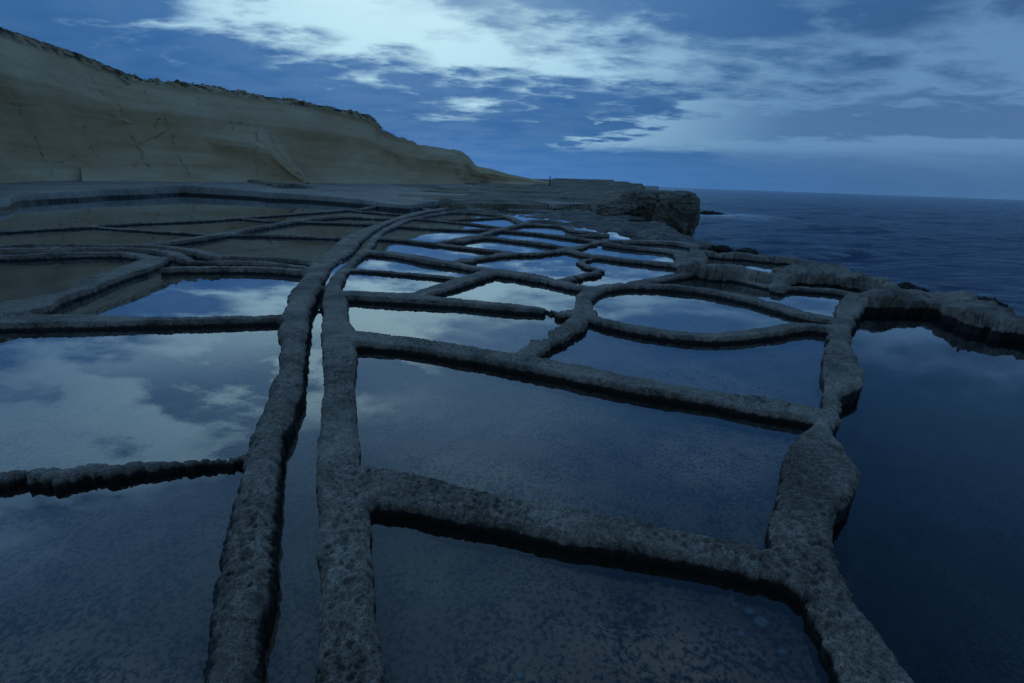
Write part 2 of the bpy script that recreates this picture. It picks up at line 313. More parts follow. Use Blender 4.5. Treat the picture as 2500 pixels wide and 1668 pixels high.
 ('farthest thin ridge left of the channel bend', -.008, .9, [(860,513,.13),(928,519,.13),(1000,524,.13)]),
 ('low arched ridge beyond the channel bend', .03, .7, [(889,508,.16),(930,502,.18),(970,501,.2),(1020,506,.2),(1075,513,.2)]),
 # worn blocks on the seaward edge
 ('large worn block at the sea edge beside the dark pool', .12, 3.0, [(2098,716,.20),(2140,716,.30),(2200,715,.36),(2270,716,.36),(2320,722,.36),(2380,744,.34),(2460,768,.36),(2560,788,.4),(2750,850,.45),(3400,1060,.6),(3900,1250,.7)]),
 ('long hump-backed block at the sea edge above the right pans', .17, 3.0, [(1690,640,.22),(1750,648,.25),(1802,652,.25),(1887,660,.28),(1938,656,.34),(2010,656,.38),(2070,662,.36),(2110,670,.34),(2150,684,.28),(2190,700,.2)]),
 ('low outer rim of rock beside the open sea', .05, 2.4, [(1700,606,.25),(1740,617,.2),(1800,620,.2),(1853,625,.22),(1900,628,.25),(1950,634,.22),(1985,640,.2)]),
 ('short cross wall between the hump-backed block and the thin ridge', .04, .9, [(1913,662,.16),(1905,680,.16),(1903,698,.16)]),
 ('short rock bridge between two small sea-side pits', .05, .9, [(1705,612,.26),(1700,625,.3),(1690,642,.3)]),
]
# ledges and shelves: label, name, top level, edge softness, outline
def reach(pts, z, back): return [on(x, y, z) for x, y in pts] + back
SHELVES = [
 ('pale smooth rock shelf', 'rock_shelf', .15, .10, reach([(-420,560),(-200,528),(-60,510),(0,500),(43,486),(110,481),(181,478),(250,474),(319,472),(447,467),(506,470),(634,477),(649,480),(740,483),(889,494),(949,502),(1000,505),(1077,496),(1162,496),(1300,498),(1349,505),(1400,505),(1450,507),(1520,513)], .15, [(9.2,31.5),(17,60),(27,95),(30,130),(-150,130),(-150,10)])),
 ('long low rock ledge', 'rock_ledge', .38, .12, reach([(700,464.5),(800,465),(1055,468),(1120,473),(1183,469),(1190,474)], .38, [(-1,58),(-2,130),(-60,130),(-40,60)])),
]
# rough flat of low broken rock and puddles between the far pans and the headland
ROUGH = [on(x, y, 0) for x, y in [(1090,506),(1300,506),(1450,510),(1560,525),(1700,560),(1760,600),(1690,598),(1600,583),(1560,566),(1480,562),(1440,556),(1400,549),(1350,543),(1290,541),(1260,530),(1200,515),(1120,512)]]
# the shore: everything on its sea side drops away
SHORE = [on(x, y, -.2) for x, y in [(1575,505),(1640,560),(1700,594),(1760,613),(1860,623),(1980,642),(2050,660),(2110,672),(2180,698),(2225,715),(2340,728),(2420,756),(2600,800),(2900,890)]]
SEA_POLY = SHORE + [(60, 0), (200, 60), (200, 200), (30, 104), (17.8, 62), (10.5, 33)]
DEEP_POLY = [on(x, y, -.1) for x, y in [(2110,730),(2085,800),(2100,870),(2115,930),(2060,1000),(2110,1130),(2040,1250),(2060,1400),(2200,1600),(2340,1790)]] + [(6, 0), (9, 4), on(2700, 830, -.1), on(2380, 760, -.1), on(2200, 728, -.1)]

# ------------------------------------------------------------------ the rock field: nodes on rings round the viewer's standpoint, finer where nearer
NC = 1360
TH = np.radians(np.linspace(-66, 66, NC))
rr = []; r = .72
while r < 95:
    rr.append(r)
    a = math.atan2(EYE, r); st_px = math.radians(.078) * r / (math.sin(a) * math.cos(a)) if r < 30 else 9
    r += min(st_px, .0065 * r)
RR = np.array(rr); NR = len(RR)
X = RR[:, None] * np.sin(TH)[None]; Y = RR[:, None] * np.cos(TH)[None]
print('grid', NR, NC)
KS = .022
S = np.zeros((NR, NC)); ZS = np.zeros((NR, NC)); GX = np.zeros((NR, NC)); GY = np.zeros((NR, NC)); RG = np.zeros((NR, NC))
RE_ = np.zeros((NR, NC)); BD = np.full((NR, NC), 9.0); OWN = np.full((NR, NC), -1, np.int32)
def window(pts, marg):
    P = np.array(pts); R_ = np.hypot(P[:, 0], P[:, 1]); t = np.arctan2(P[:, 0], P[:, 1])
    # nearest distance of the segment to the origin is bounded by sampling
    Q = np.concatenate([P[:-1] + (P[1:] - P[:-1]) * f for f in (0, .25, .5, .75, 1)]) if len(P) > 1 else P
    R_ = np.hypot(Q[:, 0], Q[:, 1]); t = np.arctan2(Q[:, 0], Q[:, 1])
    r0, r1 = max(R_.min() - marg, .3), R_.max() + marg; dt = marg / r0
    return slice(*np.searchsorted(RR, [r0, r1])), slice(*np.searchsorted(TH, [t.min() - dt, t.max() + dt]))
def stations(L, z):
    C = []; Wd = []
    for s in L:
        if len(s) == 4:
            a, b = np.array(on(s[0], s[1], z)), np.array(on(s[2], s[3], z)); C.append((a + b) / 2); Wd.append(np.hypot(*(a - b)) / 2)
        else:
            C.append(np.array(on(s[0], s[1], z))); Wd.append((s[2] if len(s) == 3 else HW) * (.74 if z < .04 else .8))
    C = np.array(C); Wd = np.array(Wd)
    # where both edges were given, keep only the width across the run
    for i, s in enumerate(L):
        if len(s) == 4:
            a, b = np.array(on(s[0], s[1], z)), np.array(on(s[2], s[3], z))
            d = C[min(i + 1, len(C) - 1)] - C[max(i - 1, 0)]; d = d / np.hypot(*d)
            Wd[i] = abs((b - a)[0] * d[1] - (b - a)[1] * d[0]) / 2
    # smooth the run
    n = len(C); T_ = np.arange(n); q = np.linspace(0, n - 1, (n - 1) * 3 + 1)
    def cr(A):
        i = np.clip(np.floor(q).astype(int), 0, n - 2); f = q - i
        p0, p1, p2, p3 = A[np.maximum(i - 1, 0)], A[i], A[i + 1], A[np.minimum(i + 2, n - 1)]
        if A.ndim > 1: f = f[:, None]
        return .5 * (2 * p1 + (p2 - p0) * f + (2 * p0 - 5 * p1 + 4 * p2 - p3) * f ** 2 + (3 * p1 - p0 - 3 * p2 + p3) * f ** 3)
    return cr(C), np.maximum(cr(Wd), .04)
MARG = .34
def add_field(sl, d, gx, gy, z, rag, idx, re, k=KS):
    w = np.exp(np.clip(-d / k, -60, 14)); w[d > MARG] = 0
    S[sl] += w; ZS[sl] += w * z; GX[sl] += w * gx; GY[sl] += w * gy; RG[sl] += w * rag; RE_[sl] += w * re
    b = d < BD[sl]; BD[sl] = np.where(b, d, BD[sl]); OWN[sl] = np.where(b, idx, OWN[sl])
for idx, (lab, z, rag, L) in enumerate(RIDGES):
    C, Wd = stations(L, z)
    if 'thin ragged' in lab: Wd = Wd * np.where(np.arange(len(Wd)) < 8, 1.0, .62)
    sl = window(C, MARG + Wd.max()); x0, y0 = X[sl], Y[sl]
    if x0.size == 0: continue
    d = np.full(x0.shape, 9.0); gx = np.zeros(x0.shape); gy = np.zeros(x0.shape)
    for i in range(len(C) - 1):
        s2 = window(C[i:i + 2], MARG + max(Wd[i:i + 2]))
        ss = (slice(max(s2[0].start - sl[0].start, 0), max(s2[0].stop - sl[0].start, 0)), slice(max(s2[1].start - sl[1].start, 0), max(s2[1].stop - sl[1].start, 0)))
        xx, yy = x0[ss], y0[ss]
        if xx.size == 0: continue
        ab = C[i + 1] - C[i]; t = np.clip(((xx - C[i, 0]) * ab[0] + (yy - C[i, 1]) * ab[1]) / (ab @ ab + 1e-12), 0, 1)
        ex, ey = xx - C[i, 0] - t * ab[0], yy - C[i, 1] - t * ab[1]; e = np.hypot(ex, ey) + 1e-9
        dd = e - (Wd[i] + (Wd[i + 1] - Wd[i]) * t); k = dd < d[ss]
        d[ss] = np.where(k, dd, d[ss]); gx[ss] = np.where(k, ex / e, gx[ss]); gy[ss] = np.where(k, ey / e, gy[ss])
    re = {0: .06, 1: .034, 30: .034}.get(idx, .02) if idx < len(RIDGES) - 5 else .07
    add_field(sl, d, gx, gy, z, rag, idx, re)
NRG = len(RIDGES)
def poly_sdf(P, x, y):
    P = np.array(P); d = np.full(x.shape, 1e9); ins = np.zeros(x.shape, bool); gx = np.zeros(x.shape); gy = np.zeros(x.shape)
    for i in range(len(P)):
        a, b = P[i], P[(i + 1) % len(P)]; ab = b - a
        t = np.clip(((x - a[0]) * ab[0] + (y - a[1]) * ab[1]) / (ab @ ab + 1e-12), 0, 1)
        ex, ey = x - a[0] - t * ab[0], y - a[1] - t * ab[1]; e = np.hypot(ex, ey); k = e < d
        d = np.where(k, e, d); gx = np.where(k, ex, gx); gy = np.where(k, ey, gy)
        if abs(ab[1]) > 1e-9: ins ^= ((a[1] > y) != (b[1] > y)) & (x < (b[0] - a[0]) * (y - a[1]) / ab[1] + a[0])
    sg = np.where(ins, -1.0, 1.0); q = sg / np.maximum(d, 1e-6)
    return d * sg, gx * q, gy * q
# combined ridge surface
d = np.where(S > 0, -KS * np.log(np.maximum(S, 1e-30)), 9.0); Sm = np.maximum(S, 1e-30)
zt = ZS / Sm; gx = GX / Sm; gy = GY / Sm; rg = RG / Sm; RE = RE_ / Sm
near = d < .3
RD = np.broadcast_to(RR[:, None], X.shape)
xn, yn = X[near], Y[near]
lod = np.clip(RD[near] * .0016, .002, .04)      # node spacing there
en = -.006 + fbm(xn, yn, .30, 2, 3) * .030 + fbm(xn, yn, .05, 3, 9, .65) * .010
en2 = np.maximum(fbm(xn, yn, .035, 2, 31) - .15, 0) * .06
ch1, cq1 = worley(xn + fbm(xn, yn, .05, 2, 33) * .03, yn, .075, 35); ch2, cq2 = worley(xn, yn + fbm(xn, yn, .03, 2, 36) * .02, .032, 37)
chip = np.clip(.55 - ch1, 0, 1) * .055 * (cq1 > .62) + np.clip(.6 - ch2, 0, 1) * .022 * (cq2 > .5)
d[near] += chip * np.clip(rg[near] - .45, .12, 1.4) - .003 + en * rg[near] + en2 * np.clip(rg[near] - .7, 0, 1.5)
def profile(d, zt, re, steep):
    u = np.clip(1 + d / re, 0, 1); z = zt - re * u ** 1.35
    return np.where(d > 0, zt - re - d * steep, z)
FLOOR = np.full(X.shape, -.165) + fbm(X, Y, .5, 2, 40) * .02
sdeep, _, _ = poly_sdf(DEEP_POLY, X, Y)
FLOOR = np.where(sdeep < .05, np.maximum(-.62, -.2 - np.maximum(.05 - sdeep, 0) * 1.6), FLOOR)
ssea, _, _ = poly_sdf(SEA_POLY, X, Y)
Z = FLOOR.copy()
blkw = np.clip(rg[near] - 2, 0, 1); d[near] += blkw * fbm(xn, yn, .7, 4, 57, .55) * .22 + np.clip(RD[near] / 5 - .6, 0, 1) * fbm(xn, yn, .13, 3, 59, .65) * .045 * np.clip(rg[near], .6, 1.8)
dn = d[near]; zn = profile(dn, zt[near] + fbm(xn, yn, .9, 2, 55) * .018 + blkw * fbm(xn, yn, .6, 4, 58, .55) * .16, np.maximum(RE[near], .016), 4.0)
# relief on the tops: weathering pits and lumps
inside = np.clip(-dn / .02 + .6, 0, 1)
rel = fbm(xn, yn, .16, 2, 61, .5) * .010 + fbm(xn, yn, .022, 2, 63) * .005
pm = np.clip(fbm(xn, yn, .55, 2, 70) * 4 + .15, 0, 1)
w1, q1 = worley(xn + fbm(xn, yn, .03, 2, 77) * .012, yn, .036, 80); w2, q2 = worley(xn, yn, .013, 90)
pits = -pm * .020 * np.clip(1 - w1 / (.22 + .34 * q1), 0, 1) ** .8 * (q1 > .5) - .004 * np.clip(1 - w2 / .5, 0, 1)
zn = zn + inside * rel + inside * pits * np.clip(1.25 - RD[near] / 9, .0, 1)
Z[near] = np.maximum(zn, FLOOR[near] - .03)
ISR = np.zeros(X.shape, bool); ISR[near] = (zn > FLOOR[near] - .02)
# undercut below the lip
ucut = np.zeros(X.shape); ucut[near] = np.clip(dn, 0, .05) * 1.25
XD = X - gx * ucut; YD = Y - gy * ucut
# shelves
OWN[~ISR] = -1
for j, (lab, nm, z, soft, P) in enumerate(SHELVES):
    m = RD > 11
    xs, ys = X[m], Y[m]; ds, sgx, sgy = poly_sdf(P, xs, ys)
    ds = ds + fbm(xs, ys, 2.2, 3, 100 + j) * (.2 if j == 0 else .55) + fbm(xs, ys, .5, 2, 120 + j) * (.03 if j == 0 else .10)
    rs = np.hypot(xs, ys)
    slope = np.maximum(rs - 22, 0) * (.020 if j == 0 else .006)
    top = z + slope + fbm(xs, ys, 3.5, 3, 130 + j) * (.05 if j else .035) + fbm(xs, ys, .6, 2, 140 + j) * .015
    if j:
        q = fbm(xs, ys, 5.0, 3, 170 + j) * .9; stp = .075; q = (np.floor(q / stp) + np.clip((q / stp - np.floor(q / stp)) * 5, 0, 1)) * stp; top = top + q * .8
    zs = profile(ds, top, soft * .6 if j == 0 else .05, 4.0 if j == 0 else 6.0)
    sm = np.full(X.shape, -9.0); sm[m] = zs; sm[ssea < .3] = -9
    up = sm > Z
    Z = np.where(up, sm, Z); OWN = np.where(up, NRG + j, OWN); ISR |= up
# the headland: a terraced rise through surveyed points
HP = [(1100,497,27.4),(1220,500,28),(1336,504,28.5),(1420,506,29),(1480,503,30),(1100,478,33),(1220,480,35),(1336,480,37),(1420,486,35),(1500,484,35),(1100,464,45),(1220,462,46),(1340,463,47),(1430,468,42),(1510,472,39),
      (1100,452,60),(1180,452,58),(1260,448,62),(1323,443.5,64),(1374,446.5,62),(1385,449,60),(1463,457,52),(1517,464,46),(1550,470,41),(1575,480,34),(1050,497,27),(980,500,26.5)]
HQ = np.array([far(*p) for p in HP]); nH = len(HQ)
def tps(r_): return r_ * r_ * np.log(np.maximum(r_, 1e-6))
A_ = np.zeros((nH + 3, nH + 3)); A_[:nH, :nH] = tps(np.hypot(HQ[:, None, 0] - HQ[None, :, 0], HQ[:, None, 1] - HQ[None, :, 1])) + np.eye(nH) * .4
A_[:nH, nH] = A_[nH, :nH] = 1; A_[:nH, nH + 1] = A_[nH + 1, :nH] = HQ[:, 0]; A_[:nH, nH + 2] = A_[nH + 2, :nH] = HQ[:, 1]
CO = np.linalg.solve(A_, np.concatenate([HQ[:, 2], [0, 0, 0]]))
HPOLY = [on(x, y, .1) for x, y in [(960,500),(1050,499),(1100,499),(1220,502),(1336,506),(1420,508),(1480,505)]] + [far(1580,478,32)[:2].tolist(), far(1588,470,38)[:2].tolist(), far(1580,466,48)[:2].tolist(), far(1560,460,60)[:2].tolist(), far(1480,455,70)[:2].tolist(), far(1400,449,74)[:2].tolist(), far(1200,449,72)[:2].tolist(), far(1000,452,64)[:2].tolist()]
m = (RD > 22) & (RD < 80) & (TH[None] > rad(-14)) & (TH[None] < rad(22))
xs, ys = X[m], Y[m]; zh = CO[nH] + CO[nH + 1] * xs + CO[nH + 2] * ys
for i in range(nH): zh += CO[i] * tps(np.hypot(xs - HQ[i, 0], ys - HQ[i, 1]))
dh, _, _ = poly_sdf(HPOLY, xs, ys); dh = dh + fbm(xs, ys, 3.0, 3, 180) * .8
zh = zh + fbm(xs, ys, 7.0, 3, 182) * .12 + fbm(xs, ys, 1.2, 2, 186) * .03
stp = .20; q = zh / stp + fbm(xs, ys, 2.5, 3, 184) * .6; q = (np.floor(q) + np.clip((q - np.floor(q) - .72) * 5, 0, 1)) * stp
zh = q * .92 + zh * .08 - np.clip(dh, 0, 3) * 1.5
sm = np.full(X.shape, -9.0); sm[m] = zh
up = (sm > Z) & (sm > -.3); Z = np.where(up, sm, Z); OWN = np.where(up, NRG + len(SHELVES) + 1, OWN); ISR |= up
# rough broken flat
dr, _, _ = poly_sdf(ROUGH, X, Y)
q = (fbm(X, Y, 2.0, 4, 160, .6) * .26) / .045; q = (np.floor(q) + np.clip((q - np.floor(q)) * 4, 0, 1)) * .045
zr = -.085 + fbm(X, Y, .7, 3, 150, .6) * .022 + q - np.clip(dr + .2, 0, 1) * .6
zr[(dr > .4) | (ssea < .15)] = -9
up = zr > np.maximum(Z, -.12); Z = np.where(up, zr, Z); OWN = np.where(up, NRG + len(SHELVES), OWN); ISR |= up
# sea side falls away
drop = np.clip(-ssea - .05, 0, 3)
isl = OWN < NRG
Z = np.where((~ISR | (OWN >= NRG)) & (OWN != NRG + len(SHELVES) + 1), Z - np.where(ssea < 0, drop * 2.5, 0), Z - np.where(ssea < 0, np.where(OWN == NRG + len(SHELVES) + 1, 0, np.clip(drop - .1, 0, 3)), 0))
Z = np.maximum(Z, -2.6)

def grid_mesh(rows, cols, keep, Zg, name, m, parent=None):
    idx = np.full((len(rows), len(cols)), -1, np.int64)
    a = keep; used = np.zeros(idx.shape, bool)
    used[:-1, :-1] |= a; used[1:, :-1] |= a; used[:-1, 1:] |= a; used[1:, 1:] |= a
    idx[used] = np.arange(used.sum()); R_, C_ = np.nonzero(a)
    F = np.stack([idx[R_, C_], idx[R_, C_ + 1], idx[R_ + 1, C_ + 1], idx[R_ + 1, C_]], 1)
    g = np.ix_(rows, cols); V = np.stack([XD[g][used], YD[g][used], Zg[g][used]], 1)
    return mesh_obj(name, V, F, m, parent)
fr = ISR[:-1, :-1] | ISR[1:, :-1] | ISR[:-1, 1:] | ISR[1:, 1:]
own4 = np.stack([OWN[:-1, :-1], OWN[1:, :-1], OWN[:-1, 1:], OWN[1:, 1:]]).max(0)
allr, allc = np.arange(NR), np.arange(NC)
def largest(k):
    I, J = np.nonzero(k); todo = set(zip(I.tolist(), J.tolist())); best = []
    while todo:
        st_ = [todo.pop()]; comp = []
        while st_:
            a, b = st_.pop(); comp.append((a, b))
            for n_ in ((a + 1, b), (a - 1, b), (a, b + 1), (a, b - 1)):
                if n_ in todo: todo.remove(n_); st_.append(n_)
        if len(comp) > len(best): best = comp
    o_ = np.zeros(k.shape, bool)
    if best: B_ = np.array(best); o_[B_[:, 0], B_[:, 1]] = True
    return o_
for idx in range(NRG):
    k = fr & (own4 == idx)
    if not k.any(): print('empty ridge', RIDGES[idx][0]); continue
    rows = np.nonzero(k.any(1))[0]; cols = np.nonzero(k.any(0))[0]
    r0, r1, c0, c1 = rows[0], rows[-1] + 2, cols[0], cols[-1] + 2
    blk = idx >= NRG - 5
    kk = k[r0:r1 - 1, c0:c1 - 1]; main = largest(kk); rest = kk & ~main
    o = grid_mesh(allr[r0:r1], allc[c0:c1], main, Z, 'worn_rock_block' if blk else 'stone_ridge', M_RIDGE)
    while rest.any():
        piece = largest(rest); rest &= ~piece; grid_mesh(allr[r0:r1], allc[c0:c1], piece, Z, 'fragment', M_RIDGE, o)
    tag(o, RIDGES[idx][0], 'rock' if blk else 'ridge', 'sea-edge rock blocks' if blk else 'low stone ridges between the salt pans')
SHELF_M = {0: 'shelf'}
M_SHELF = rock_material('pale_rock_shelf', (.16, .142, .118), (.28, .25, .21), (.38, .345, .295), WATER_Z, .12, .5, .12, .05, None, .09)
for j in range(len(SHELVES) + 2):
    k = fr & (own4 == NRG + j)
    if not k.any(): print('empty shelf', j); continue
    rows = np.nonzero(k.any(1))[0]; cols = np.nonzero(k.any(0))[0]
    r0, r1, c0, c1 = rows[0], rows[-1] + 2, cols[0], cols[-1] + 2
    nm = SHELVES[j][1] if j < len(SHELVES) else ('broken_rock_flat' if j == len(SHELVES) else 'headland')
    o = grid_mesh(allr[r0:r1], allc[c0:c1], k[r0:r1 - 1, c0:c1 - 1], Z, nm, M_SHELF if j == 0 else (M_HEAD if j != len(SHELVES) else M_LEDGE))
    tag(o, kind='structure')
# floor of the pans and the bed under everything, on every third node
st = 4
zf = np.where(ISR & (Z > FLOOR - .01), FLOOR - .06, np.minimum(Z, FLOOR + .03)); zf = np.where(ssea < -.1, np.minimum(zf, -.4 - np.clip(-ssea, 0, 2)), zf)
rows, cols = allr[::st], allc[::st]
o = grid_mesh(rows, cols, np.ones((len(rows) - 1, len(cols) - 1), bool), zf, 'rock_platform', M_FLOOR); tag(o, kind='structure')

# ------------------------------------------------------------------ water in every pan
PANS = [
 (1300,1500,'large shallow pan in the foreground with brown mottled floor, right of the channel'),
 (1350,1050,'wide still pan between the two nearest long ridges, right of the channel'),
 (1100,780,'bright pan with the broken ridge on its right side'),
 (1600,870,'wide pan just below the oval pan'),
 (1650,755,'oval pan with a rounded stone rim'),
 (1800,715,'long pan between the oval pan and the sea blocks'),
 (950,690,'wedge-shaped pan beside the channel, left of the slanting ridge'),
 (970,650,'narrow cloud-mirroring pan beside the channel, above the wedge-shaped one'),
 (1300,640,'cloud-mirroring pan left of the crumbling S-shaped ridge'),
 (1530,660,'pan right of the crumbling S-shaped ridge, mirroring cloud'),
 (1000,605,'pan beside the channel mirroring one bright gap in the cloud'),
 (1040,572,'wide plain blue pan beside the channel'),
 (1270,600,'blue pan just above the ragged winding ridge'),
 (1350,590,'long thin blue pan slanting right toward the crossing'),
 (1330,558,'far blue pan inside the hooked ridge'),
 (1530,578,'pale far pan right of the hooked ridge'),
 (1560,618,'narrow pan with the sea blocks at its right end'),
 (1230,545,'small blue pan beyond the channel bend, under the curved rim'),
 (1130,549,'small half brown half blue pan at the channel bend'),
 (740,1400,'narrow channel of water running between the two long ridges'),
 (250,1400,'dark shallow pan at the lower left corner'),
 (300,950,'large left pan mirroring streaked cloud'),
 (500,720,'blue cloud-mirroring pan left of the channel, below the three ridges'),
 (150,690,'brown rounded pan at the left edge'),
 (600,600,'lowest brown pan beside the channel, above the three ridges'),
 (700,556,'brown pan beside the channel above the dark ridge, crossed by thin low ridges'),
 (150,580,'long brown pan at the left edge beneath the thin low ridge'),
 (480,555,'brown pan in the middle left between two thin ridges'),
 (300,515,'big far left pan mirroring the cliff'),
 (2300,1100,'deep dark pool on the right between the thick ridge and the sea-edge block'),
 (1830,640,'small slot of water behind the hump-backed block'),
]
s2 = 2
r2, c2 = allr[::s2], allc[::s2]
Zd = Z[np.ix_(r2, c2)]; sd2 = ssea[np.ix_(r2, c2)]; WL = WATER_Z
OUTER = [on(x, y, 0) for x, y in [(1690,596),(1740,615),(1853,624),(1985,638),(2010,654),(2070,662),(2110,670),(2150,684),(2190,700),(2270,716),(2320,722),(2380,744),(2460,768),(2560,788),(2750,850),(3400,1060),(3900,1250)]] + [(60, 0), (200, 60), (200, 200), (30, 104)]
sd3, _, _ = poly_sdf(OUTER, X[np.ix_(r2, c2)], Y[np.ix_(r2, c2)])
wet = (Zd < WL) & (sd2 > .3) & (sd3 > 0) & (RR[r2][:, None] < 45)
lab = np.zeros(wet.shape, np.int32); nlab = 0; nR, nC = wet.shape
wl = wet.tolist(); ll = [[0] * nC for _ in range(nR)]
for i in range(nR):
    wi = wl[i]; li = ll[i]
    for j in range(nC):
        if wi[j] and not li[j]:
            nlab += 1; stack = [(i, j)]; li[j] = nlab
            while stack:
                a, b = stack.pop()
                if a > 0 and wl[a - 1][b] and not ll[a - 1][b]: ll[a - 1][b] = nlab; stack.append((a - 1, b))
                if a < nR - 1 and wl[a + 1][b] and not ll[a + 1][b]: ll[a + 1][b] = nlab; stack.append((a + 1, b))
                if b > 0 and wl[a][b - 1] and not ll[a][b - 1]: ll[a][b - 1] = nlab; stack.append((a, b - 1))
                if b < nC - 1 and wl[a][b + 1] and not ll[a][b + 1]: ll[a][b + 1] = nlab; stack.append((a, b + 1))
lab = np.array(ll, np.int32)
size = np.bincount(lab.ravel())
names = {}
for px, py, L in PANS:
    x, y = on(px, py, WL); i = np.searchsorted(RR[r2], math.hypot(x, y)); j = np.searchsorted(TH[c2], math.atan2(x, y))
    i = min(i, nR - 1); j = min(j, nC - 1); q = lab[i, j]
    if q == 0:
        win = lab[max(i - 2, 0):i + 3, max(j - 6, 0):j + 7]; win = win[win > 0]; q = np.bincount(win).argmax() if win.size else 0
    if q == 0: print('dry pan:', L)
    elif q in names: print('pans merged:', L, '|', names[q])
    else: names[q] = L
# spread each pan's water a little way under its rims
grow = lab.copy()
for it in range(7):
    for sh in ((1, 0), (-1, 0), (0, 1), (0, -1)):
        n_ = np.roll(grow, sh, (0, 1)); grow = np.where((grow == 0) & (n_ > 0) & (it * 0 + 1 > 0), n_, grow)
grow[(sd2 < .25) | (sd3 < 0)] = 0
print('water bodies', nlab, 'named', len(names))
gl4 = grow[:-1, :-1]
full = (grow[1:, :-1] > 0) & (grow[:-1, 1:] > 0) & (grow[1:, 1:] > 0)
for q, L in names.items():
    k = largest((gl4 == q) & full)
    rows = np.nonzero(k.any(1))[0]; cols = np.nonzero(k.any(0))[0]
    if not len(rows): print('lost', L); continue
    a0, a1, b0, b1 = rows[0], rows[-1] + 2, cols[0], cols[-1] + 2
    deep = 'deep dark pool' in L
    zw = WL - (.07 if deep else (.065 if 'channel of water' in L else 0)) + random.uniform(-.006, .004)
    o = grid_mesh(r2[a0:a1], c2[b0:b1], k[a0:a1 - 1, b0:b1 - 1], np.full(X.shape, zw), 'rock_pool' if deep else ('water_channel' if 'channel of water' in L else 'salt_pan'), M_DEEP if deep else M_WATER)
    tag(o, L, 'pool' if deep else ('channel' if 'channel of water' in L else 'salt pan'), None if deep else 'water-filled salt pans')
shorebound = np.unique(lab[(sd3 < .12) & (lab > 0)])
k = (gl4 > 0) & full & ~np.isin(gl4, list(names)) & ~np.isin(gl4, shorebound)
o = grid_mesh(r2, c2, k, np.full(X.shape, WL - .002), 'puddles', M_WATER); tag(o, kind='stuff', label='small puddles scattered over the broken rock flat', cat='puddle')
# ------------------------------------------------------------------ sea
SEA_Z = -1.3
FOAM = np.array((*on(1760, 527, -1.3), -1.3))
def sea_material():
    m, t, out = mat('sea_water')
    P = t.new('NewGeometry').outputs['Position']
    mpn = t.new('Mapping'); t.l.new(P, mpn.inputs[0]); mpn.inputs['Scale'].default_value = (.28, 1.0, 1.0); mpn.inputs['Rotation'].default_value = (0, 0, rad(12))
    a = t.noise(mpn.outputs[0], 1.1, 7, .68, .3); b = t.noise(mpn.outputs[0], .16, 4, .6)
    bp = t.new('Bump'); bp.inputs['Strength'].default_value = 1.0; bp.inputs['Distance'].default_value = .3
    t.l.new(t.m('ADD', a, t.m('MULTIPLY', b, 2.0)), bp.inputs['Height'])
    fv = t.vm('SUBTRACT', P, (FOAM[0], FOAM[1], SEA_Z)); fv = t.vm('MULTIPLY', fv, (.10, .13, 0))
    fl = t.vm('LENGTH', fv, out=1)
    foam = t.m('MULTIPLY', t.mr(fl, 1.0, .15), t.mr(a, .36, .6, .4, 1))
    gl = t.new('BsdfGlossy'); t.put(gl.inputs['Roughness'], .12); gl.inputs['Color'].default_value = (.82, .92, 1.0, 1); t.l.new(bp.outputs[0], gl.inputs['Normal'])
    df = t.new('BsdfDiffuse'); t.put(df.inputs[0], t.mix(foam, (.014, .042, .10), (.75, .82, .88))); t.l.new(bp.outputs[0], df.inputs['Normal'])
    lw = t.new('Fresnel'); lw.inputs[0].default_value = 1.33; t.l.new(bp.outputs[0], lw.inputs['Normal'])
    mx = t.new('MixShader'); t.put(mx.inputs[0], t.m('MULTIPLY', t.m('MINIMUM', lw.outputs[0], .62), t.m('SUBTRACT', 1.0, t.m('MULTIPLY', foam, .8)))); t.l.new(df.outputs[0], mx.inputs[1]); t.l.new(gl.outputs[0], mx.inputs[2])
    t.l.new(mx.outputs[0], out.inputs[0]); return m
M_SEA = sea_material()
th = np.radians(np.concatenate([np.linspace(-100, 3, 30)[:-1], np.linspace(3, 64, 430), np.linspace(64, 130, 20)[1:]]))
rs = np.concatenate([[1.5, 4.0], np.geomspace(6.5, 700, 390), np.geomspace(760, 30000, 30)])
SXY = np.stack([rs[:, None] * np.sin(th), rs[:, None] * np.cos(th)], -1); sx_, sy_ = SXY[..., 0], SXY[..., 1]
wu, wv = sx_ * .93 + sy_ * .37, -sx_ * .37 + sy_ * .93          # swell runs obliquely to the shore
fade = np.clip(1.3 - rs[:, None] / 420, 0, 1) * np.ones_like(sx_)
wave = fbm(wu * .30, wv, 7.0, 3, 600, .6) * .60 + fbm(wu * .38, wv, 1.6, 3, 620, .6) * .17 * np.clip(1.4 - rs[:, None] / 90, 0, 1) + fbm(wu * .2, wv, 26, 2, 640) * .5 * np.clip(rs[:, None] / 120, 0, 1)
V = np.stack([sx_, sy_, SEA_Z + wave * fade], -1).reshape(-1, 3)
def quads(nr, nc):
    i, j = np.meshgrid(np.arange(nr - 1), np.arange(nc - 1), indexing='ij'); a = (i * nc + j).ravel()
    return np.stack([a, a + 1, a + nc + 1, a + nc], 1)
tag(mesh_obj('sea', V, quads(len(rs), len(th)), M_SEA), kind='structure')

